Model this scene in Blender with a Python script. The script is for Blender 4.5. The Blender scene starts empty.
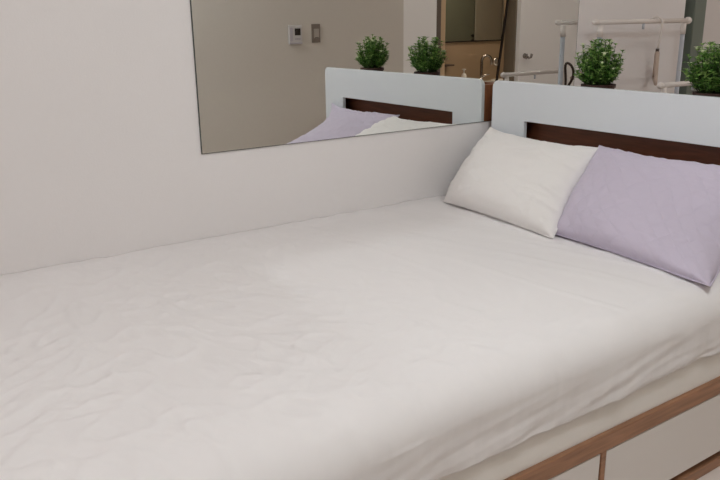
import bpy, bmesh, math, random
from mathutils import Vector, Matrix, noise

random.seed(7)
SC = bpy.context.scene
COL = SC.collection
S = 0.68            # metres per layout unit
ZB = 0.60           # height of the bed top above the floor
PI = math.pi


def P(x, y, z):
    return Vector((x * S, y * S, z * S + ZB))


# ------------------------------------------------------------------ camera
cam_d = bpy.data.cameras.new('camera')
cam = bpy.data.objects.new('camera', cam_d)
COL.objects.link(cam)
cam_d.sensor_width = 36.0
cam_d.lens = 745.0 / 720.0 * 36.0
cam_d.clip_start = 0.01
right = Vector((0.5669002330892593, 0.82367148288933, -0.013762775818713019))
down = Vector((0.22488508776412508, -0.17080839196498654, -0.9592972378442761))
fwd = Vector((-0.792496576033402, 0.5407307846879336, -0.2820627509369265))
m3 = Matrix((right, -down, -fwd)).transposed()
cam.matrix_world = Matrix.Translation(P(3.295, 0, 1.0)) @ m3.to_4x4()
SC.camera = cam

# ------------------------------------------------------------------ world, light, exposure
w = bpy.data.worlds.new('world')
SC.world = w
w.use_nodes = True
w.node_tree.nodes['Background'].inputs[0].default_value = (1.0, 0.95, 0.92, 1)
w.node_tree.nodes['Background'].inputs[1].default_value = 0.05

SC.view_settings.view_transform = 'Standard'
SC.view_settings.look = 'None'
SC.view_settings.exposure = -0.10
SC.view_settings.gamma = 1.0
SC.view_settings.use_curve_mapping = False
SC.cycles.use_guiding = True
SC.cycles.surface_guiding_probability = 0.75
SC.cycles.use_adaptive_sampling = False
SC.cycles.use_denoising = True
SC.cycles.caustics_reflective = True
SC.cycles.blur_glossy = 0.0
SC.cycles.max_bounces = 14
SC.cycles.diffuse_bounces = 6
SC.cycles.glossy_bounces = 8
SC.cycles.sample_clamp_indirect = 0.0
SC.cycles.sample_clamp_direct = 0.0

CEIL = 2.48
LAMPS = [  # x, y, bulb radius, watts, colour: opal globes on the ceiling
    (3.02 * S, 1.56 * S, 0.10, 29.5, (0.89, 0.97, 1.02)),
    (1.30, -0.85, 0.12, 10.0, (1.0, 0.955, 0.96)),
    (1.15, 6.3 * S, 0.11, 12.0, (1.0, 0.94, 0.90)),
]
for i, (x, y, d, p, c) in enumerate(LAMPS):
    ld = bpy.data.lights.new('ceiling_lamp', 'POINT')
    ld.shadow_soft_size = d
    ld.energy = p
    ld.color = c
    lo = bpy.data.objects.new('ceiling_lamp', ld)
    lo.location = (x, y, CEIL - 0.03 - d)
    COL.objects.link(lo)
ld = bpy.data.lights.new('bathroom_lamp', 'AREA')
ld.shape = 'DISK'
ld.size = 0.25
ld.energy = 12.0
ld.color = (1.0, 0.86, 0.70)
lo = bpy.data.objects.new('bathroom_lamp', ld)
lo.location = (4.3 * S, 7.6 * S, 2.25)
COL.objects.link(lo)


# ------------------------------------------------------------------ materials
def lin(c):
    return tuple(((v / 255.0) / 12.92 if v / 255.0 <= 0.04045 else ((v / 255.0 + 0.055) / 1.055) ** 2.4) for v in c)


def mat(name, rgb, rough=0.6, metal=0.0, bump=0.0, scale=40.0, var=0.0, coat=0.0, wood=None, spec=0.5, sheen=0.0):
    m = bpy.data.materials.new(name)
    m.use_nodes = True
    nt = m.node_tree
    b = nt.nodes['Principled BSDF']
    c = (*lin(rgb), 1)
    b.inputs['Base Color'].default_value = c
    b.inputs['Roughness'].default_value = rough
    b.inputs['Metallic'].default_value = metal
    b.inputs['Specular IOR Level'].default_value = spec
    if coat:
        b.inputs['Coat Weight'].default_value = coat
        b.inputs['Coat Roughness'].default_value = 0.08
    if sheen:
        b.inputs['Sheen Weight'].default_value = sheen
    tc = nt.nodes.new('ShaderNodeTexCoord')
    if wood:
        mp = nt.nodes.new('ShaderNodeMapping')
        mp.inputs['Scale'].default_value = wood
        nt.links.new(tc.outputs['Object'], mp.inputs[0])
        n = nt.nodes.new('ShaderNodeTexNoise')
        n.inputs['Scale'].default_value = 6.0
        n.inputs['Detail'].default_value = 8.0
        n.inputs['Distortion'].default_value = 0.6
        nt.links.new(mp.outputs[0], n.inputs['Vector'])
        cr = nt.nodes.new('ShaderNodeValToRGB')
        cr.color_ramp.elements[0].position = 0.3
        cr.color_ramp.elements[1].position = 0.7
        cr.color_ramp.elements[0].color = tuple(v * 0.72 for v in c[:3]) + (1,)
        cr.color_ramp.elements[1].color = tuple(min(1, v * 1.15) for v in c[:3]) + (1,)
        nt.links.new(n.outputs['Fac'], cr.inputs[0])
        nt.links.new(cr.outputs[0], b.inputs['Base Color'])
    elif var > 0:
        n = nt.nodes.new('ShaderNodeTexNoise')
        n.inputs['Scale'].default_value = scale
        n.inputs['Detail'].default_value = 4.0
        nt.links.new(tc.outputs['Object'], n.inputs['Vector'])
        mx = nt.nodes.new('ShaderNodeMix')
        mx.data_type = 'RGBA'
        mx.inputs[6].default_value = tuple(max(0, v * (1 - var)) for v in c[:3]) + (1,)
        mx.inputs[7].default_value = tuple(min(1, v * (1 + var)) for v in c[:3]) + (1,)
        nt.links.new(n.outputs['Fac'], mx.inputs[0])
        nt.links.new(mx.outputs[2], b.inputs['Base Color'])
    if bump > 0:
        n2 = nt.nodes.new('ShaderNodeTexNoise')
        n2.inputs['Scale'].default_value = scale * 3
        n2.inputs['Detail'].default_value = 6.0
        nt.links.new(tc.outputs['Object'], n2.inputs['Vector'])
        bp = nt.nodes.new('ShaderNodeBump')
        bp.inputs['Strength'].default_value = bump
        bp.inputs['Distance'].default_value = 0.002
        nt.links.new(n2.outputs['Fac'], bp.inputs['Height'])
        nt.links.new(bp.outputs[0], b.inputs['Normal'])
    return m


M = {}
M['wall'] = mat('wall_paper_white', (230, 226, 225), 0.75, bump=0.15, scale=60, var=0.01, spec=0.3)
M['wall_grey'] = mat('wall_paper_greige', (212, 205, 195), 0.8, bump=0.15, scale=60, var=0.02, spec=0.3)
M['wall_far'] = mat('wall_paper_far', (212, 206, 203), 0.75, bump=0.15, scale=60, var=0.01, spec=0.3)
M['wall_white'] = mat('painted_white', (244, 241, 238), 0.5, spec=0.4)
M['floor'] = mat('pale_floor', (222, 212, 206), 0.35, var=0.03, scale=6)
M['ceiling'] = mat('ceiling_white', (238, 234, 230), 0.8, var=0.01)
M['tile'] = mat('brown_tile', (150, 128, 104), 0.35, var=0.05, scale=8)
M['sheet'] = mat('white_cotton', (237, 234, 234), 0.9, bump=0.12, scale=260, spec=0.15, sheen=0.1)
M['mattress'] = mat('mattress_cover', (238, 234, 229), 0.85, bump=0.2, scale=200, spec=0.2)
M['pillow_white'] = mat('white_pillow_cotton', (238, 235, 233), 0.9, bump=0.15, scale=150, spec=0.15)
M['piping_lilac'] = mat('pale_lilac_piping', (203, 194, 211), 0.9, spec=0.15)
M['wood'] = mat('tan_wood_edge', (160, 117, 88), 0.45, wood=(14, 1, 14))
M['walnut'] = mat('dark_walnut', (116, 68, 44), 0.45, wood=(1.2, 14, 14))
M['walnut_side'] = mat('walnut_side', (150, 92, 58), 0.5, wood=(14, 14, 1.2))
M['gloss'] = mat('white_gloss_board', (220, 225, 230), 0.22, coat=0.4)
M['drawer'] = mat('white_gloss_drawer', (222, 217, 213), 0.25, coat=0.3)
M['dark'] = mat('dark_gap', (40, 34, 30), 0.6)
M['chrome'] = mat('chrome', (205, 200, 198), 0.12, metal=1.0)
M['chrome_dark'] = mat('dark_chrome', (150, 142, 136), 0.18, metal=1.0)
M['mirror'] = mat('mirror_glass', (239, 241, 239), 0.0, metal=1.0)
M['mirror_edge'] = mat('mirror_edge', (70, 74, 70), 0.3)
M['mirror_bath'] = mat('mirror_bath_glass', (215, 215, 210), 0.0, metal=1.0)
M['rack_white'] = mat('white_plastic_tube', (228, 220, 214), 0.4)
M['rack_grey'] = mat('pale_grey_steel_tube', (186, 190, 198), 0.35)
M['green'] = mat('green_grey_frame', (112, 120, 110), 0.45)
M['green_dark'] = mat('dark_green_recess', (44, 46, 37), 0.6)
M['leaf'] = mat('leaf_green', (88, 134, 56), 0.45, var=0.35, scale=30)
M['leaf_light'] = mat('leaf_light', (150, 184, 104), 0.45, var=0.2, scale=30)
M['stem'] = mat('stem_green', (52, 72, 34), 0.6)
M['bloom'] = mat('pale_bloom', (236, 242, 206), 0.6)
M['pot'] = mat('dark_brown_pot', (58, 34, 28), 0.5)
M['soil'] = mat('soil', (44, 32, 24), 0.95, bump=0.5, scale=60)
M['plastic'] = mat('white_plastic', (206, 202, 200), 0.4)
M['plastic_lilac'] = mat('pale_lilac_plastic', (188, 182, 188), 0.4)
M['screen'] = mat('dark_screen', (44, 36, 32), 0.25)
M['switch_frame'] = mat('taupe_switch', (128, 116, 106), 0.4)
M['switch_rocker'] = mat('taupe_switch_light', (168, 160, 150), 0.4)
M['cable'] = mat('dark_brown_cable', (62, 46, 38), 0.5)
M['beige'] = mat('beige_wood', (184, 164, 150), 0.55)
M['bath_panel_green'] = mat('dark_grey_green_panel', (140, 144, 128), 0.5)
M['bath_panel_light'] = mat('light_grey_panel', (206, 200, 186), 0.5)
M['ceramic'] = mat('white_ceramic', (226, 222, 216), 0.2, coat=0.3)
M['taupe_edge'] = mat('taupe_edge', (104, 92, 82), 0.5)
M['brown_jamb'] = mat('brown_jamb', (120, 108, 90), 0.5, var=0.05, scale=12)
M['tan_jamb'] = mat('tan_jamb', (200, 172, 136), 0.5, var=0.04, scale=12)
M['lamp_glass'] = mat('lamp_diffuser', (245, 243, 240), 0.5)

# lilac quilted cotton: diamond quilting lines as bump in the cloth's own UV
m = mat('lilac_quilted_cotton', (205, 196, 213), 0.9, spec=0.15, sheen=0.1)
nt = m.node_tree
b = nt.nodes['Principled BSDF']
uv = nt.nodes.new('ShaderNodeUVMap')
uv.uv_map = 'UVMap'
sep = nt.nodes.new('ShaderNodeSeparateXYZ')
nt.links.new(uv.outputs[0], sep.inputs[0])


def mth(op, a, bb=None, val=None):
    n = nt.nodes.new('ShaderNodeMath')
    n.operation = op
    if hasattr(a, 'links'):
        nt.links.new(a, n.inputs[0])
    else:
        n.inputs[0].default_value = a
    if bb is not None:
        nt.links.new(bb, n.inputs[1])
    elif val is not None:
        n.inputs[1].default_value = val
    return n.outputs[0]


u_ = mth('MULTIPLY', sep.outputs[0], val=9.0)
v_ = mth('MULTIPLY', sep.outputs[1], val=6.5)
d1 = mth('ABSOLUTE', mth('SINE', mth('MULTIPLY', mth('ADD', u_, v_), val=PI)))
d2 = mth('ABSOLUTE', mth('SINE', mth('MULTIPLY', mth('SUBTRACT', u_, v_), val=PI)))
hq = mth('POWER', mth('MINIMUM', d1, d2), val=0.45)
bp = nt.nodes.new('ShaderNodeBump')
bp.inputs['Strength'].default_value = 0.42
bp.inputs['Distance'].default_value = 0.004
nt.links.new(hq, bp.inputs['Height'])
nt.links.new(bp.outputs[0], b.inputs['Normal'])
M['pillow_lilac'] = m


# ------------------------------------------------------------------ mesh helpers
def obj(name, bm, m, parent=None, smooth=False, bevel=0.0, segs=2):
    me = bpy.data.meshes.new(name)
    bmesh.ops.recalc_face_normals(bm, faces=bm.faces)
    bm.to_mesh(me)
    bm.free()
    o = bpy.data.objects.new(name, me)
    COL.objects.link(o)
    if m is not None:
        for mm in (m if isinstance(m, (list, tuple)) else [m]):
            me.materials.append(mm)
    if smooth:
        for p in me.polygons:
            p.use_smooth = True
    if bevel > 0:
        md = o.modifiers.new('bevel', 'BEVEL')
        md.width = bevel
        md.segments = segs
        md.limit_method = 'ANGLE'
        md.angle_limit = math.radians(40)
    if parent is not None:
        o.parent = parent
        o.matrix_parent_inverse = Matrix.Translation(-Vector(parent.location))
    return o


def add_box(bm, a, b_):
    x0, x1 = sorted((a[0], b_[0]))
    y0, y1 = sorted((a[1], b_[1]))
    z0, z1 = sorted((a[2], b_[2]))
    v = [bm.verts.new((x, y, z)) for x in (x0, x1) for y in (y0, y1) for z in (z0, z1)]
    for f in ((0, 1, 3, 2), (4, 6, 7, 5), (0, 4, 5, 1), (2, 3, 7, 6), (0, 2, 6, 4), (1, 5, 7, 3)):
        bm.faces.new([v[i] for i in f])


def box(a, b_):
    bm = bmesh.new()
    add_box(bm, a, b_)
    return bm


def add_tube(bm, pts, r, n=12, closed=False, caps=True):
    pts = [Vector(p) for p in pts]
    k = len(pts)
    rr = r if isinstance(r, (list, tuple)) else [r] * k
    rings = []
    prev = None
    for i, p in enumerate(pts):
        if closed:
            t = pts[(i + 1) % k] - pts[i - 1]
        else:
            t = pts[min(i + 1, k - 1)] - pts[max(i - 1, 0)]
        t.normalize()
        if prev is None:
            ref = Vector((0, 0, 1)) if abs(t.z) < 0.9 else Vector((1, 0, 0))
            a = t.cross(ref).normalized()
        else:
            a = (prev - t * prev.dot(t)).normalized()
        prev = a
        c = t.cross(a)
        rings.append([bm.verts.new(p + (a * math.cos(2 * PI * j / n) + c * math.sin(2 * PI * j / n)) * rr[i]) for j in range(n)])
    for i in range(k if closed else k - 1):
        A, B = rings[i], rings[(i + 1) % k]
        for j in range(n):
            bm.faces.new((A[j], A[(j + 1) % n], B[(j + 1) % n], B[j]))
    if caps and not closed:
        bm.faces.new(list(reversed(rings[0])))
        bm.faces.new(rings[-1])


def tube(pts, r, n=12, closed=False):
    bm = bmesh.new()
    add_tube(bm, pts, r, n, closed)
    return bm


def add_lathe(bm, prof, c, n=24, axis='z'):
    c = Vector(c)
    rings = []
    for r, h in prof:
        ring = []
        for j in range(n):
            a = 2 * PI * j / n
            q = (r * math.cos(a), r * math.sin(a), h)
            if axis == 'x':
                q = (h, q[0], q[1])
            elif axis == 'y':
                q = (q[0], h, q[1])
            ring.append(bm.verts.new(c + Vector(q)))
        rings.append(ring)
    for A, B in zip(rings, rings[1:]):
        for j in range(n):
            bm.faces.new((A[j], A[(j + 1) % n], B[(j + 1) % n], B[j]))
    bm.faces.new(list(reversed(rings[0])))
    bm.faces.new(rings[-1])


def lathe(prof, c, n=24, axis='z'):
    bm = bmesh.new()
    add_lathe(bm, prof, c, n, axis)
    return bm


def thing(name, label, cat, loc=(0, 0, 0), group=None):
    o = bpy.data.objects.new(name, None)
    o.empty_display_size = 0.05
    COL.objects.link(o)
    o.location = loc
    o['label'] = label
    o['category'] = cat
    if group:
        o['group'] = group
    return o


def tag(o, label, cat, group=None):
    o['label'] = label
    o['category'] = cat
    if group:
        o['group'] = group
    return o


def struct(name, bm, m, parent=None, bevel=0.0):
    o = obj(name, bm, m, parent, bevel=bevel)
    o['kind'] = 'structure'
    return o


# ------------------------------------------------------------------ the setting
WX = 3.5 * S            # face of the wall opposite the mirror
YE = 8.75 * S           # far end of the room
YS = -1.45              # wall behind the camera
T = 0.10
WL = -0.006             # face of the mirror wall (the mirror stands 6 mm proud of it)

struct('floor', box((-0.2, YS - 0.1, -0.1), (5.3 * S, 10.2 * S, 0)), M['floor'])
struct('ceiling', box((-0.2, YS - 0.1, CEIL), (5.3 * S, 10.2 * S, CEIL + 0.1)), M['ceiling'])
struct('wall_left', box((WL - T, YS - 0.1, 0), (WL, 5.12 * S, CEIL)), M['wall'])
struct('wall_left_far', box((WL - T, 5.346 * S, 0), (WL, YE, CEIL)), M['wall_far'])
bm = bmesh.new()
add_box(bm, (WL - T, 5.12 * S, 0), (WL - 0.06, 5.22 * S, CEIL))
struct('trim_1', bm, M['green_dark'])  # darker green strip, set back beside the frame
struct('trim_2', box((WL - T, 5.205 * S, 0), (0.012, 5.346 * S, CEIL)), M['green'], bevel=0.004)
struct('wall_back', box((WL - T, YS - T, 0), (WX + T, YS, CEIL)), M['wall'])
struct('wall_far', box((WL - T, YE, 0), (WX, YE + T, CEIL)), M['wall_white'])
struct('wall_right', box((WX, YS - T, 0), (WX + T, 5.26 * S, CEIL)), M['wall_grey'])
struct('wall_right_pier', box((WX, 5.26 * S, 0), (WX + T, 5.735 * S, CEIL)), M['wall_white'])
struct('wall_right_end', box((WX + 0.03, 7.07 * S, 0), (WX + T, YE, CEIL)), M['wall_white'])
struct('wall_right_header', box((WX, 5.71 * S, 2.12), (WX + T, 7.07 * S, CEIL)), M['wall_white'])
# casing of the bathroom opening: dark strip and tan jamb
struct('trim_3', box((WX - 0.004, 5.735 * S, 0), (WX + T, 5.80 * S, 2.12)), M['taupe_edge'], bevel=0.003)
struct('trim_4', box((WX + 0.002, 5.80 * S, 0), (WX + T, 5.875 * S, 2.12)), M['tan_jamb'], bevel=0.003)
struct('trim_5', box((WX + 0.03, 7.045 * S, 0), (WX + 0.15, 7.075 * S, 2.12)), M['brown_jamb'], bevel=0.003)
bm = box((WX + 0.02, 7.02 * S, 0), (WX + 0.034, 7.048 * S, 2.12))
for v in bm.verts:                       # the seal strip leans inward towards the floor
    v.co.x += 0.30 - 0.145 * v.co.z
struct('trim_6', bm, M['dark'])
# bathroom shell
BX = 5.02 * S
struct('wall_bathroom_back', box((BX, 5.4 * S, 0), (BX + T, 10.1 * S, CEIL)), M['tile'])
struct('wall_bathroom_side', box((WX + T, 5.4 * S, 0), (BX, 5.5 * S, CEIL)), M['tile'])
struct('wall_bathroom_end', box((WX + T, 10.0 * S, 0), (BX, 10.1 * S, CEIL)), M['tile'])
struct('wall_bathroom_front', box((WX + 0.06, YE, 0), (WX + T, 10.1 * S, CEIL)), M['tile'])

# white door with a robe hook
dr = struct('door_1', box((WX - 0.012, 7.072 * S, 0.01), (WX + 0.028, 8.55 * S, 2.1)), M['wall_white'], bevel=0.003)
hy, hz = 7.17 * S, 0.55 * S + ZB
bm = bmesh.new()
add_lathe(bm, [(0.022, 0), (0.022, -0.006), (0.010, -0.010), (0.010, -0.026)], (WX - 0.012, hy, hz), 16, 'x')
for sg in (-1, 1):
    pts = [(WX - 0.036, hy, hz), (WX - 0.05, hy + sg * 0.016, hz - 0.018), (WX - 0.06, hy + sg * 0.028, hz - 0.012), (WX - 0.064, hy + sg * 0.034, hz + 0.018)]
    add_tube(bm, pts, [0.010, 0.010, 0.010, 0.012], 10)
rh = obj('robe_hook', bm, M['chrome_dark'], dr, smooth=True)
rh['kind'] = 'structure'

# ceiling lights
for i, (x, y, d, p, c) in enumerate(LAMPS):
    lab = ['round white ceiling light near the switch wall beside the bed',
           'large round white ceiling light behind the camera',
           'round white ceiling light over the clothes rack'][i]
    t = thing('ceiling_light', lab, 'lamp', (x, y, CEIL))
    obj('base', lathe([(d + 0.03, 0), (d + 0.03, -0.012), (d + 0.015, -0.02), (0.03, -0.024)], (x, y, CEIL), 40), M['plastic'], t)
    obj('socket', lathe([(0.028, -0.0245), (0.024, -0.029)], (x, y, CEIL), 24), M['ceramic'], t)

# ------------------------------------------------------------------ wall mirror
t = thing('wall_mirror', 'large frameless rectangular mirror on the white wall beside the bed', 'mirror', P(0, 2.66, 0.408))
y0, y1, z0, z1 = 1.353 * S, 3.96 * S, 0.407 * S + ZB, 1.62 * S + ZB
bm = bmesh.new()
add_box(bm, (WL + 0.001, y0, z0), (-0.0008, y1, z1))
obj('backing', bm, M['mirror_edge'], t)
bm = bmesh.new()
vs = [bm.verts.new(q) for q in ((0, y0 + .0025, z0 + .002), (0, y1 - .003, z0 + .002), (0, y1 - .003, z1 - .002), (0, y0 + .0025, z1 - .002))]
bm.faces.new(vs)
ex = bmesh.ops.extrude_face_region(bm, geom=bm.faces[:])
for v in [g for g in ex['geom'] if isinstance(g, bmesh.types.BMVert)]:
    v.co.x -= 0.0008
obj('glass', bm, M['mirror'], t)

# ------------------------------------------------------------------ bed
HB = 3.182 * S
bed = thing('bed', 'white storage bed with tan wood rail, drawers and tall white headboard', 'bed', P(0.94, 1.7, -ZB / S))
RX = 1.84 * S           # outer face of the bed base
YF = 0.02 * S
BT = -0.432 * S + ZB     # top of the rail
RB = -0.502 * S + ZB    # underside of the rail
DB = -0.80 * S + ZB
obj('platform', box((0.03, YF, 0.06), (RX - 0.035, HB - 0.002, RB - 0.005)), M['drawer'], bed)
obj('side_rail', box((RX - 0.03, YF, RB), (RX, HB - 0.002, BT)), M['wood'], bed, bevel=0.004)
obj('plinth', box((RX - 0.028, YF, 0.0), (RX - 0.004, HB - 0.002, -0.835 * S + ZB)), M['wood'], bed, bevel=0.003)
obj('gap_shade_board', box((RX - 0.034, YF, 0.0), (RX - 0.028, HB - 0.002, RB)), M['dark'], bed)  # dark board, its colour stands in for shade behind the drawer fronts
dv = [0.03, 1.03, 2.05, 3.10]
for y in dv:
    obj('divider', box((RX - 0.028, (y - 0.013) * S, -0.835 * S + ZB), (RX - 0.002, (y + 0.013) * S, RB)), M['wood'], bed, bevel=0.002)
for a, b_ in zip(dv, dv[1:]):
    obj('drawer', box((RX - 0.026, (a + 0.018) * S, DB), (RX - 0.004, (b_ - 0.018) * S, RB - 0.004)), M['drawer'], bed, bevel=0.002)

# headboard: white face board with rounded upper corners and an oblong opening
hx0, hx1 = 0.045 * S, 1.828 * S
ht = 0.655 * S + ZB
nx0, nx1 = 0.308 * S, 1.575 * S
nz0, nz1 = 0.235 * S + ZB, 0.437 * S + ZB
bm = bmesh.new()
rc = 0.028
outer = [(hx0, 0.02), (hx1, 0.02)]
for k in range(9):
    a = k / 8 * PI / 2
    outer.append((hx1 - rc + rc * math.cos(a), ht - rc + rc * math.sin(a)))
for k in range(9):
    a = PI / 2 + k / 8 * PI / 2
    outer.append((hx0 + rc + rc * math.cos(a), ht - rc + rc * math.sin(a)))
inner = [(nx0, nz0), (nx1, nz0), (nx1, nz1), (nx0, nz1)]
ov = [bm.verts.new((x, HB, z)) for x, z in outer]
iv = [bm.verts.new((x, HB, z)) for x, z in inner]
oe = [bm.edges.new((ov[i], ov[(i + 1) % len(ov)])) for i in range(len(ov))]
ie = [bm.edges.new((iv[i], iv[(i + 1) % 4])) for i in range(4)]
bmesh.ops.triangle_fill(bm, use_beauty=True, use_dissolve=True, edges=oe + ie)
ex = bmesh.ops.extrude_face_region(bm, geom=bm.faces[:])
for v in [g for g in ex['geom'] if isinstance(g, bmesh.types.BMVert)]:
    v.co.y += 0.018
hbd = obj('headboard', bm, M['gloss'], bed, bevel=0.0025)
HD = 0.19               # depth of the walnut case behind the face board
Y1 = HB + 0.0185
st = ht - 0.024
shelf_z = ht - 0.052
for xa in (hx0 + 0.008, hx1 - 0.026):
    obj('case_side', box((xa, Y1, 0.02), (xa + 0.018, Y1 + HD, st)), M['walnut_side'], hbd)
obj('case_shelf', box((hx0 + 0.026, Y1, shelf_z - 0.018), (hx1 - 0.026, Y1 + HD - 0.012, shelf_z)), M['walnut'], hbd)
obj('niche_back', box((hx0 + 0.026, Y1 + 0.045, 0.02), (hx1 - 0.026, Y1 + 0.06, shelf_z - 0.018)), M['walnut'], hbd)
obj('niche_shelf', box((nx0 - 0.01, Y1, nz0 - 0.018), (nx1 + 0.01, Y1 + 0.045, nz0)), M['walnut'], hbd)
obj('niche_top', box((nx0 - 0.01, Y1, nz1), (nx1 + 0.01, Y1 + 0.045, nz1 + 0.016)), M['walnut'], hbd)
obj('case_back', box((hx0 + 0.026, Y1 + HD - 0.012, 0.02), (hx1 - 0.026, Y1 + HD, shelf_z + 0.02)), M['walnut'], hbd)

# mattress
bm = box((0.015, YF + 0.005, RB + 0.002), (1.822 * S, HB - 0.004, -0.012 * S + ZB))
mt = obj('mattress', bm, M['mattress'], bevel=0.05, segs=5)
tag(mt, 'thick pale grey mattress showing between the sheet hem and wood rail', 'mattress')


# fitted white sheet: a grid across the bed and down its open side
def sheet_h(x, y):
    """crease relief in metres, x and y in layout units"""
    f = 0.0
    wx = x + 0.35 * noise.noise((x * 1.3, y * 1.3, 3.1))
    wy = y + 0.35 * noise.noise((x * 1.3, y * 1.3, 9.7))
    ca, sa = math.cos(0.55), math.sin(0.55)
    a, b2 = wx * ca + wy * sa, -wx * sa + wy * ca
    n1 = noise.noise((a * 2.2, b2 * 7.0, 0.3))
    r1 = max(0.0, 1 - abs(n1) * 3.2) ** 2
    n2 = noise.noise((a * 6.0 + 4, b2 * 2.4, 5.3))
    r2 = max(0.0, 1 - abs(n2) * 3.6) ** 2
    n3 = noise.noise((wx * 9.0, wy * 9.0, 1.7))
    r3 = max(0.0, 1 - abs(n3) * 3.0) ** 2
    left = 1.0 / (1.0 + math.exp((y - 1.5) * 3.0))
    mask = 0.5 + 0.5 * noise.noise((x * 1.1 + 7, y * 1.1, 2.2))
    f += r1 * (0.0010 + 0.0040 * left) * mask
    f += r2 * (0.0008 + 0.0042 * left) * (1 - 0.5 * mask)
    f += r3 * 0.0048 * left
    n5 = noise.noise((a * 5.0, b2 * 15.0, 44.0))
    f += max(0.0, 1 - abs(n5) * 3.0) ** 2 * 0.0034 * (0.2 + left) * mask
    f += 0.004 * noise.noise((x * 1.5, y * 1.5, 11.0)) + 0.0022 * noise.noise((x * 4, y * 4, 21.0))
    # one soft fold that runs over the open edge
    if x > 1.2:
        f += 0.004 * math.exp(-((y - 1.10 - (x - 1.8) * 0.7) / 0.07) ** 2) * min(1.0, (x - 1.2) / 0.5)
    # long shallow pulls running to the open edge
    n4 = noise.noise((x * 0.9 + y * 0.5, y * 4.5 - x * 1.2, 31.0))
    f += max(0.0, 1 - abs(n4) * 3.5) ** 2 * 0.003
    return f


bm = bmesh.new()
NY = 330
ys = [0.015 + (3.185 - 0.015) * j / NY for j in range(NY + 1)]
NT, NR, ND = 190, 16, 34
grid = []
for j, y in enumerate(ys):
    row = []
    left = 1.0 / (1.0 + math.exp((y - 0.85) * 7.0))
    hem = -0.300 + 0.014 * noise.noise((y * 2.1, 0.5, 0)) + 0.008 * noise.noise((y * 6.0, 3.5, 0)) - 0.13 * left
    out = 0.035 * left
    rr = 0.115 + 0.05 * left
    xe = 1.862 + out            # outermost x of the drape
    xt = xe - rr
    for i in range(NT + 1):
        x = -0.0082 + (xt + 0.0082) * i / NT
        z = sheet_h(x, y)
        # tucked against the wall: falls away a little and pulls straight
        k = max(0.0, min(1.0, x / 0.12))
        z = z * k + (-0.008 + 0.004 * noise.noise((y * 4.0, 2.0, 6.0)) + 0.004 * noise.noise((y * 13.0, 2.0, 6.0))) * (1 - k) ** 1.5
        # eases to the rim
        e = max(0.0, (x - (xt - 0.35)) / 0.35)
        z -= 0.008 * e * e
        row.append(bm.verts.new((x * S, y * S, z + ZB + 0.002)))
    ze0 = -0.008 / S * 1.0
    for i in range(1, NR + 1):
        a = i / NR * PI / 2
        x = xt + rr * math.sin(a)
        z = ze0 - rr * (1 - math.cos(a))
        f = sheet_h(x, y) * (1 - 0.75 * math.sin(a)) + 0.004 * noise.noise((y * 8.0, 4.0, 0.3)) * math.sin(a)
        row.append(bm.verts.new((x * S + f * math.sin(a), y * S, z * S + f * math.cos(a) + ZB + 0.002)))
    zt = ze0 - rr
    for i in range(1, ND + 1):
        t_ = i / ND
        z = zt + (hem - zt) * t_
        fold = noise.noise((y * 7.5, 4.0, t_ * 0.9)) * 0.007 + noise.noise((y * 19, 8.0, t_ * 1.8)) * 0.003
        fold += noise.noise((y * 5.0 + 4 * t_, 12.0, t_ * 3)) * 0.006
        f = sheet_h(xe, y) * 0.25 + 0.002 * math.exp(-((y - 1.13) / 0.09) ** 2) + 0.004 * noise.noise((y * 8.0, 4.0, 0.3))
        x = xe - 0.018 * t_
        row.append(bm.verts.new((x * S + f * (1 - 0.4 * t_) + fold * t_ ** 0.7, y * S, z * S + ZB + 0.002)))
    grid.append(row)
for A, B in zip(grid, grid[1:]):
    for i in range(len(A) - 1):
        bm.faces.new((A[i], A[i + 1], B[i + 1], B[i]))
sh = obj('bed_sheet', bm, M['sheet'], smooth=True)
tag(sh, 'creased white cotton sheet covering the mattress and hanging over its side', 'sheet')
md = sh.modifiers.new('solidify', 'SOLIDIFY')
md.thickness = 0.0025
md.offset = 1.0


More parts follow.
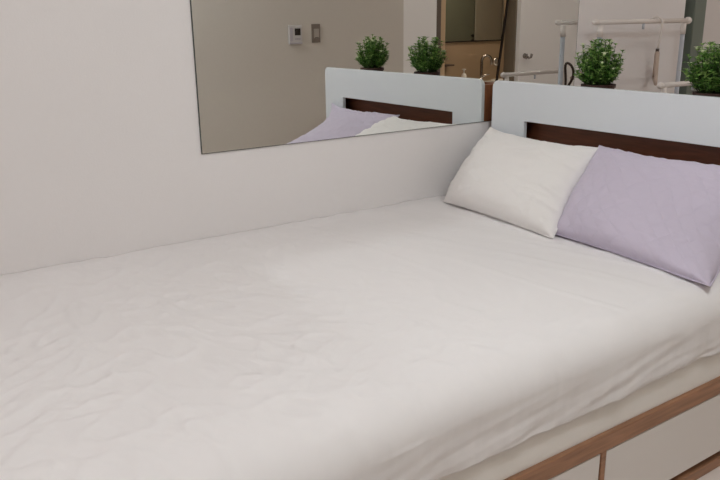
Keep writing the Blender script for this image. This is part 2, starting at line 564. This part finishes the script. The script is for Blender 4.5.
# ------------------------------------------------------------------ pillows
def pillow(name, c00, c10, c01, c11, thick, m, label, seed, pipe_mat, sag=Vector((0, 0, 0))):
    """c00 lower left, c10 lower right, c01 upper left, c11 upper right (metres)"""
    n = 64
    nrm = ((c10 - c00).cross(c01 - c00)).normalized()
    bm = bmesh.new()
    uvl = bm.loops.layers.uv.new('UVMap')
    cen = (c00 + c10 + c01 + c11) / 4
    du = ((c10 - c00) + (c11 - c01)) / 4
    dv_ = ((c01 - c00) + (c11 - c10)) / 4

    def base(a, b2):
        u, v = (a + 1) / 2, (b2 + 1) / 2
        q = c00 * (1 - u) * (1 - v) + c10 * u * (1 - v) + c01 * (1 - u) * v + c11 * u * v
        bow = 0.025
        q = q - du * a * bow * (1 - b2 * b2) * abs(a) - dv_ * b2 * (0.18 if b2 > 0 else 0.03) * (1 - a * a) * abs(b2)
        return q + sag * u ** 1.6 * 4 * v * (1 - v)

    def prof(a, b2):
        e = max(0.0, (1 - abs(a) ** 2.3)) * max(0.0, (1 - abs(b2) ** 2.3))
        return e ** 0.46

    side = {}
    for s in (1, -1):
        for i in range(n + 1):
            for j in range(n + 1):
                a, b2 = -1 + 2 * i / n, -1 + 2 * j / n
                # denser rows at the rim
                a = math.copysign(abs(a) ** 0.8, a)
                b2 = math.copysign(abs(b2) ** 0.8, b2)
                h = prof(a, b2)
                rim = i in (0, n) or j in (0, n)
                if rim and s == -1:
                    side[(s, i, j)] = side[(1, i, j)]
                    continue
                q = base(a, b2)
                # fullness sinks towards the lower edge
                full = thick * (1.0 - 0.22 * b2)
                d = full * h * (1.0 if s == 1 else 0.85)
                wv = noise.noise((a * 2.2 + seed, b2 * 2.2, s * 3.0)) * 0.010
                # gathers running in from the rim
                ed = max(abs(a), abs(b2))
                if abs(a) > abs(b2):
                    g = noise.noise((b2 * 11, a * 1.6, seed + 2))
                else:
                    g = noise.noise((a * 12, b2 * 1.6, seed + 5))
                wv += g * (0.006 + (0.012 if a > 0.3 and abs(a) > abs(b2) else 0.0)) * max(0.0, ed - 0.35) ** 1.0
                cr = noise.noise((a * 4.2 - b2 * 2.6, b2 * 5.0 + a, seed + 8))
                wv += max(0.0, 1 - abs(cr) * 4) ** 2 * 0.004
                d += wv * min(1.0, h * 2.2)
                p = q + nrm * d * s
                p.z = max(p.z, ZB + 0.007)          # rests on the sheet and against the face board
                p.y = min(p.y, HB - 0.003)
                side[(s, i, j)] = bm.verts.new(p)
    for s in (1, -1):
        for i in range(n):
            for j in range(n):
                vs = [side[(s, i, j)], side[(s, i + 1, j)], side[(s, i + 1, j + 1)], side[(s, i, j + 1)]]
                f = bm.faces.new(vs if s == 1 else vs[::-1])
                for l, (ii, jj) in zip(f.loops, ((i, j), (i + 1, j), (i + 1, j + 1), (i, j + 1)) if s == 1 else ((i, j + 1), (i + 1, j + 1), (i + 1, j), (i, j))):
                    l[uvl].uv = (ii / n, jj / n)
    rim = [side[(1, i, 0)].co.copy() for i in range(n)] + [side[(1, n, j)].co.copy() for j in range(n)]
    rim += [side[(1, n - i, n)].co.copy() for i in range(n)] + [side[(1, 0, n - j)].co.copy() for j in range(n)]
    o = obj(name, bm, m, smooth=True)
    tag(o, label, 'pillow', 'pillows leaning on the headboard')
    bm = tube(rim, 0.0022, 8, closed=True)
    p = obj('piping', bm, pipe_mat, o, smooth=True)
    return o


pillow('pillow', P(0.19, 2.695, 0.02), P(1.05, 2.62, 0.015), P(0.085, 3.135, 0.385), P(0.875, 3.15, 0.362), 0.092,
       M['pillow_white'], 'plain white pillow leaning on the headboard beside the mirror wall', 3.3, M['pillow_white'])
pillow('pillow', P(1.005, 2.675, 0.02), P(1.838, 2.612, 0.005), P(0.845, 3.172, 0.368), P(1.725, 3.175, 0.382), 0.094,
       M['pillow_lilac'], 'pale lilac quilted pillow leaning on the headboard at the open side', 8.1, M['piping_lilac'], Vector((-0.05, 0.085, -0.06)))


# ------------------------------------------------------------------ potted plants on the headboard shelf
def leaf_quad(bm, base, d, nrm, L, W, mi):
    sd = d.cross(nrm)
    if sd.length < 1e-4:
        sd = d.cross(Vector((1, 0.2, 0.1)))
    sd.normalize()
    up_ = sd.cross(d).normalized()
    p0 = bm.verts.new(base)
    p1 = bm.verts.new(base + d * L * 0.5 + sd * W * 0.5 + up_ * W * 0.18)
    p2 = bm.verts.new(base + d * L - up_ * L * 0.12)
    p3 = bm.verts.new(base + d * L * 0.5 - sd * W * 0.5 + up_ * W * 0.18)
    pm = bm.verts.new(base + d * L * 0.5)
    for q in ((p0, p1, pm), (p1, p2, pm), (p2, p3, pm), (p3, p0, pm)):
        f = bm.faces.new(q)
        f.material_index = mi


def plant(x, y, zbase, label, seed, rad, hgt):
    rnd = random.Random(seed)
    c = Vector((x, y, zbase))
    t = thing('potted_plant', label, 'plant', c, 'potted plants on the headboard')
    ph, pr = 0.058, 0.058
    bm = bmesh.new()
    n = 28
    prof = [(pr * 0.78, 0), (pr * 0.98, ph - 0.012), (pr * 1.04, ph - 0.012), (pr * 1.04, ph), (pr * 0.92, ph), (pr * 0.9, ph - 0.010)]
    add_lathe(bm, prof, c, n)
    obj('pot', bm, M['pot'], t)
    obj('soil', lathe([(pr * 0.9, ph - 0.012), (pr * 0.88, ph - 0.006), (pr * 0.5, ph - 0.003)], c, 20), M['soil'], t)
    bs, bl = bmesh.new(), bmesh.new()
    tips = []
    ns = 120
    for k in range(ns):
        az = rnd.uniform(0, 2 * PI)
        rt = math.sqrt(rnd.random())
        top = hgt * (0.66 + 0.34 * rnd.random()) * (1.0 - 0.18 * rt * rt)
        low = 0.25 + 0.75 * rnd.random() if rt > 0.6 else 0.6 + 0.4 * rnd.random()
        top *= low if rt > 0.6 else 1
        tip = c + Vector((math.cos(az) * rad * rt, math.sin(az) * rad * rt, ph + max(0.03, top)))
        b0 = c + Vector((math.cos(az) * pr * 0.6 * rt, math.sin(az) * pr * 0.6 * rt, ph - 0.006))
        mid = (b0 + tip) / 2 + Vector((math.cos(az), math.sin(az), 0)) * rad * 0.12 * rt
        pts = []
        for q in range(6):
            u = q / 5
            pts.append(b0 * (1 - u) ** 2 + mid * 2 * u * (1 - u) + tip * u * u)
        add_tube(bs, pts, [0.0014 * (1 - 0.5 * q / 5) for q in range(6)], 5)
        nl = int(12 + 7 * rnd.random())
        for q in range(nl):
            u = 0.18 + 0.82 * (q + rnd.random() * 0.6) / nl
            u = min(1.0, u)
            p = b0 * (1 - u) ** 2 + mid * 2 * u * (1 - u) + tip * u * u
            aa = rnd.uniform(0, 2 * PI)
            d = Vector((math.cos(aa), math.sin(aa), rnd.uniform(0.0, 0.9))).normalized()
            L = rnd.uniform(0.017, 0.028)
            leaf_quad(bl, p, d, Vector((0, 0, 1)), L, L * 0.5, 1 if rnd.random() < (0.55 if u > 0.75 else 0.18) else 0)
        # crown of leaves at the tip
        for q in range(5):
            aa = q / 5 * 2 * PI + rnd.random()
            d = Vector((math.cos(aa) * 0.8, math.sin(aa) * 0.8, 0.7)).normalized()
            leaf_quad(bl, tip, d, Vector((0, 0, 1)), 0.015, 0.006, 1 if rnd.random() < 0.4 else 0)
        tips.append(tip)
    obj('stems', bs, M['stem'], t)
    obj('foliage', bl, [M['leaf'], M['leaf_light']], t)
    rnd.shuffle(tips)
    for tip in tips[:17]:
        bm = bmesh.new()
        r = rnd.uniform(0.009, 0.013)
        for q in range(6):
            aa = q / 6 * 2 * PI
            d = Vector((math.cos(aa), math.sin(aa), 0.55)).normalized()
            leaf_quad(bm, tip + Vector((0, 0, 0.008)), d, Vector((0, 0, 1)), r * 1.25, r * 0.75, 0)
        bmesh.ops.create_uvsphere(bm, u_segments=8, v_segments=6, radius=r * 0.42, matrix=Matrix.Translation(tip + Vector((0, 0, 0.010))))
        obj('blossom', bm, M['bloom'], t)
    return t


py = HB + 0.0185 + 0.063
plant(0.708 * S, py, shelf_z, 'bushy green plant with pale blossoms in a dark pot, nearer the mirror wall', 11, 0.084, 0.155)
plant(1.350 * S, py, shelf_z, 'bushy green plant with pale blossoms in a dark pot above the lilac pillow', 23, 0.086, 0.158)

# ------------------------------------------------------------------ clothes rack beyond the headboard
rx = 0.148 * S
bz = 0.972 * S + ZB
ra, rb = 3.94 * S, 4.925 * S
t = thing('clothes_rack', 'tall pale clothes rack with a horizontal rail standing against the wall', 'clothes rack', (rx, 4.45 * S, 0))
bm = bmesh.new()
add_tube(bm, [(rx, ra + 0.012, bz), (rx, rb - 0.012, bz)], 0.0105, 16)
obj('rail', bm, M['rack_white'], t, smooth=True)
for y, r in ((ra + 0.004, 0.0125), (rb, 0.0165)):
    bm = bmesh.new()
    add_lathe(bm, [(0.004, -0.018), (r * 0.8, -0.014), (r, -0.004), (r, 0.006), (r * 0.8, 0.014), (0.004, 0.018)], (rx, y, bz), 16, 'y')
    obj('end_cap', bm, M['rack_white'], t, smooth=True)
for y in (3.995 * S, 4.88 * S):
    obj('post', tube([(rx, y, 0.02), (rx, y, bz - 0.025)], 0.0105, 16), M['rack_grey'], t, smooth=True)
    obj('coupler', tube([(rx, y, bz - 0.062), (rx, y, bz - 0.012)], 0.0125, 16), M['rack_white'], t, smooth=True)
    obj('foot', box((rx - 0.07, y - 0.014, 0.0), (rx + 0.19, y + 0.014, 0.022)), M['rack_white'], t, bevel=0.006)
bm = bmesh.new()
add_tube(bm, [(rx, 4.43 * S, bz - 0.008), (rx, 4.43 * S, bz - 0.034)], 0.006, 10)
obj('peg', bm, M['rack_grey'], t, smooth=True)

# low rack rail further out from the wall
lx, lz = 0.638 * S, 0.612 * S + ZB
t = thing('low_rack', 'low white rail rack standing out from the wall behind the headboard', 'clothes rack', (lx, 4.28 * S, 0))
bm = bmesh.new()
add_tube(bm, [(lx, 3.955 * S, lz), (lx, 4.60 * S, lz)], 0.0105, 16)
obj('rail', bm, M['rack_white'], t, smooth=True)
for y in (3.955 * S, 4.60 * S):
    obj('end_cap', lathe([(0.004, -0.014), (0.011, -0.010), (0.014, 0), (0.011, 0.010), (0.004, 0.014)], (lx, y, lz), 16, 'y'), M['rack_white'], t, smooth=True)
for y in (3.99 * S, 4.585 * S):
    obj('post', tube([(lx, y, 0.018), (lx, y, lz - 0.008)], 0.011, 14), M['rack_white'], t, smooth=True)
    obj('foot', box((lx - 0.13, y - 0.013, 0.0), (lx + 0.13, y + 0.013, 0.02)), M['rack_white'], t, bevel=0.006)
obj('peg', tube([(lx, 4.28 * S, lz - 0.008), (lx, 4.28 * S, lz - 0.03)], 0.005, 10), M['rack_grey'], t, smooth=True)

# clothes hanger turned nearly edge-on to the bed
hyy = 4.565 * S
t = thing('clothes_hanger', 'beige clothes hanger with a white hook hanging from the rack rail', 'hanger', (rx, hyy, bz))
dirv = Vector((-0.585, 0.811, 0)).normalized()
o0 = Vector((rx, hyy, bz))
pts = []
R0 = 0.028
hd = Vector((1.0, 0.25, 0)).normalized()
for k in range(11):
    a = math.radians(150 - 150 * k / 10)
    pts.append(o0 + hd * (R0 * math.cos(a)) + Vector((0, 0, -0.010 + R0 * math.sin(a))))
last = pts[-1]
pts += [last + Vector((0, 0, -0.03)), last + Vector((0, 0, -0.07)) - hd * 0.004, last + Vector((0, 0, -0.115)) - hd * 0.010]
obj('hook', tube(pts, 0.0048, 10), M['rack_white'], t, smooth=True)
neck = pts[-1]
bm = bmesh.new()
A = [neck + dirv * (0.20 * k / 8) + Vector((0, 0, -0.015 - 0.125 * (abs(k) / 8) ** 1.2)) for k in range(-8, 9)]
add_tube(bm, A, [0.007 + 0.004 * (1 - abs(k) / 8) for k in range(-8, 9)], 10)
obj('shoulders', bm, M['beige'], t, smooth=True)
bm = bmesh.new()
add_tube(bm, [A[0], (A[0] + A[-1]) / 2 + Vector((0, 0, -0.004)), A[-1]], 0.006, 10)
obj('lower_bar', bm, M['beige'], t, smooth=True)
bm = bmesh.new()
add_tube(bm, [neck + Vector((0, 0, 0.004)), neck + Vector((0, 0, -0.022))], 0.0085, 10)
obj('collar', bm, M['cable'], t, smooth=True)

# dark loop hooked on the first post of the rack
lc = Vector((rx, 4.085 * S, 0.628 * S + ZB))
pts = []
for k in range(20):
    a = 2 * PI * k / 20
    pts.append(lc + Vector((0.76, -0.64, 0)) * (0.017 * math.sin(a) + 0.006 * math.cos(2 * a)) + Vector((0.004 * math.sin(2 * a), -0.010, 0.055 * math.cos(a))))
lo_ = obj('cable_loop', tube(pts, 0.006, 8, closed=True), M['cable'], smooth=True)
tag(lo_, 'dark brown cable loop hooked on the clothes rack post', 'cable')

# ------------------------------------------------------------------ thermostat and switch on the grey wall
ty0, ty1, tz0, tz1 = 3.797 * S, 3.953 * S, 0.782 * S + ZB, 0.968 * S + ZB
tw, th = ty1 - ty0, tz1 - tz0
t = thing('thermostat', 'white wall thermostat with a small dark screen on the grey wall', 'thermostat', (WX, (ty0 + ty1) / 2, (tz0 + tz1) / 2))
obj('body', box((WX - 0.014, ty0, tz0), (WX - 0.0005, ty1, tz1)), M['plastic'], t, bevel=0.006, segs=3)
obj('screen', box((WX - 0.0155, ty0 + tw * .44, tz0 + th * .47), (WX - 0.013, ty0 + tw * .86, tz0 + th * .83)), M['screen'], t)
obj('side_strip', box((WX - 0.0152, ty0 + tw * .08, tz0 + th * .16), (WX - 0.013, ty0 + tw * .30, tz0 + th * .88)), M['plastic_lilac'], t, bevel=0.001)
for k in range(3):
    obj('button', box((WX - 0.0165, ty0 + tw * (.44 + .145 * k), tz0 + th * .24), (WX - 0.013, ty0 + tw * (.55 + .145 * k), tz0 + th * .32)), M['plastic_lilac'], t, bevel=0.001)
obj('base_lip', box((WX - 0.0165, ty0 + 0.004, tz0 + 0.002), (WX - 0.013, ty1 - 0.004, tz0 + th * .10)), M['plastic_lilac'], t, bevel=0.001)
sy0, sy1, sz0, sz1 = 4.072 * S, 4.17 * S, 0.793 * S + ZB, 0.976 * S + ZB
sw, shh = sy1 - sy0, sz1 - sz0
t = thing('light_switch', 'taupe rectangular light switch on the grey wall beside the thermostat', 'light switch', (WX, (sy0 + sy1) / 2, (sz0 + sz1) / 2))
obj('plate', box((WX - 0.009, sy0, sz0), (WX - 0.0005, sy1, sz1)), M['switch_frame'], t, bevel=0.002)
obj('rocker', box((WX - 0.012, sy0 + sw * .22, sz0 + shh * .24), (WX - 0.008, sy1 - sw * .16, sz1 - shh * .25)), M['switch_rocker'], t, bevel=0.0015)
obj('rocker_mark', box((WX - 0.0125, sy0 + sw * .30, sz0 + shh * .25), (WX - 0.0115, sy1 - sw * .26, sz0 + shh * .28)), M['dark'], t)

# ------------------------------------------------------------------ bathroom seen through its doorway
t = thing('bathroom_mirror', 'rectangular bathroom mirror with a thin dark edge on the brown wall', 'mirror', (BX, 7.7 * S, 0.69 * S + ZB))
obj('frame', box((BX - 0.012, 6.9 * S, 0.688 * S + ZB), (BX - 0.0005, 8.30 * S, 1.7 * S + ZB)), M['dark'], t)
obj('glass', box((BX - 0.016, 6.915 * S, 0.705 * S + ZB), (BX - 0.0122, 8.285 * S, 1.685 * S + ZB)), M['mirror_bath'], t)

# vanity counter with basin under the mirror
vz = 0.115 * S + ZB
t = thing('vanity_counter', 'pale bathroom counter with a basin below the bathroom mirror', 'counter', (BX - 0.2, 7.6 * S, 0))
obj('cabinet', box((BX - 0.36, 6.6 * S, 0.08), (BX - 0.002, 8.6 * S, vz - 0.03)), M['bath_panel_light'], t, bevel=0.004)
obj('worktop', box((BX - 0.38, 6.55 * S, vz - 0.029), (BX - 0.002, 8.65 * S, vz)), M['ceramic'], t, bevel=0.005)
obj('basin', lathe([(0.10, 0.0), (0.14, 0.012), (0.15, 0.022), (0.142, 0.022), (0.12, 0.010), (0.02, 0.006)], (BX - 0.245, 8.05 * S, vz), 28), M['ceramic'], t, smooth=True)

fx = 4.80 * S
fy = 7.69 * S
t = thing('gooseneck_faucet', 'chrome gooseneck faucet on the bathroom counter', 'faucet', (fx, fy, vz))
top = 0.495 * S + ZB
R0 = 0.052
pts = [(fx, fy, vz + 0.005), (fx, fy, vz + 0.08), (fx, fy, top - R0 - 0.01)]
dd = Vector((-0.35, 0.94, 0)).normalized()
for k in range(13):
    a = PI - PI * k / 12
    q = Vector((fx, fy, top - R0)) + dd * (R0 + R0 * math.cos(a)) + Vector((0, 0, R0 * math.sin(a)))
    pts.append(tuple(q))
e = Vector(pts[-1])
pts.append(tuple(e + Vector((0, 0, -0.035))))
obj('spout', tube(pts, 0.0135, 12), M['chrome_dark'], t, smooth=True)
obj('base', lathe([(0.028, 0.0005), (0.028, 0.012), (0.016, 0.03), (0.014, 0.05)], (fx, fy, vz), 20), M['chrome'], t, smooth=True)
obj('handle', tube([(fx, fy + 0.012, vz + 0.055), (fx - 0.02, fy + 0.05, vz + 0.075), (fx - 0.03, fy + 0.085, vz + 0.08)], [0.008, 0.007, 0.005], 10), M['chrome'], t, smooth=True)

dx_, dy_ = 4.75 * S, 7.31 * S
t = thing('soap_dispenser', 'small white pump bottle on the bathroom counter left of the faucet', 'soap dispenser', (dx_, dy_, vz))
obj('bottle', lathe([(0.024, 0), (0.026, 0.008), (0.026, 0.085), (0.018, 0.10), (0.010, 0.106)], (dx_, dy_, vz), 20), M['ceramic'], t, smooth=True)
obj('pump', lathe([(0.006, 0.1065), (0.006, 0.135), (0.018, 0.137), (0.018, 0.146), (0.004, 0.148)], (dx_, dy_, vz), 14), M['plastic'], t)
bm = box((BX - 0.10, 6.98 * S, 0.368 * S + ZB), (BX - 0.0006, 7.24 * S, 0.392 * S + ZB))
o = obj('soap_shelf', bm, M['cable'], bevel=0.004)
tag(o, 'small dark wall shelf on the brown bathroom wall left of the faucet', 'shelf')
t = thing('valve_plate', 'round chrome valve plate on the bathroom wall right of the faucet', 'valve', (BX, 8.20 * S, 0.385 * S + ZB))
obj('plate', lathe([(0.042, -0.0005), (0.042, -0.006), (0.03, -0.012), (0.012, -0.014)], (BX, 8.20 * S, 0.385 * S + ZB), 24, 'x'), M['chrome'], t, smooth=True)
obj('knob', lathe([(0.012, -0.0145), (0.014, -0.03), (0.018, -0.04), (0.006, -0.044)], (BX, 8.20 * S, 0.385 * S + ZB), 16, 'x'), M['chrome'], t, smooth=True)

# door panels put in for the bathroom mirror to reflect, unseen otherwise
kx0, kx1 = WX + T + 0.002, WX + T + 0.03
t = thing('bath_door_panels', 'tall two-tone door panels added for the reflection in the bathroom mirror', 'cabinet', (kx0, 9.0 * S, 0))
obj('door', box((kx0, 8.0 * S, 0.05), (kx1, 8.925 * S, 2.2)), M['bath_panel_green'], t, bevel=0.002)
obj('door', box((kx0, 8.95 * S, 0.05), (kx1, 9.55 * S, 2.2)), M['bath_panel_light'], t, bevel=0.002)
obj('side_panel', box((kx0, 9.575 * S, 0.05), (kx1, 9.98 * S, 2.2)), M['bath_panel_light'], t, bevel=0.002)
obj('seam', box((kx0, 8.925 * S, 0.05), (kx0 + 0.012, 9.575 * S, 2.2)), M['dark'], t)
for z in (0.66, 0.74):
    obj('knob', lathe([(0.010, 0), (0.012, 0.016), (0.016, 0.022), (0.012, 0.03)], (kx1, 8.87 * S, z * S + ZB), 16, 'x'), M['dark'], t, smooth=True)
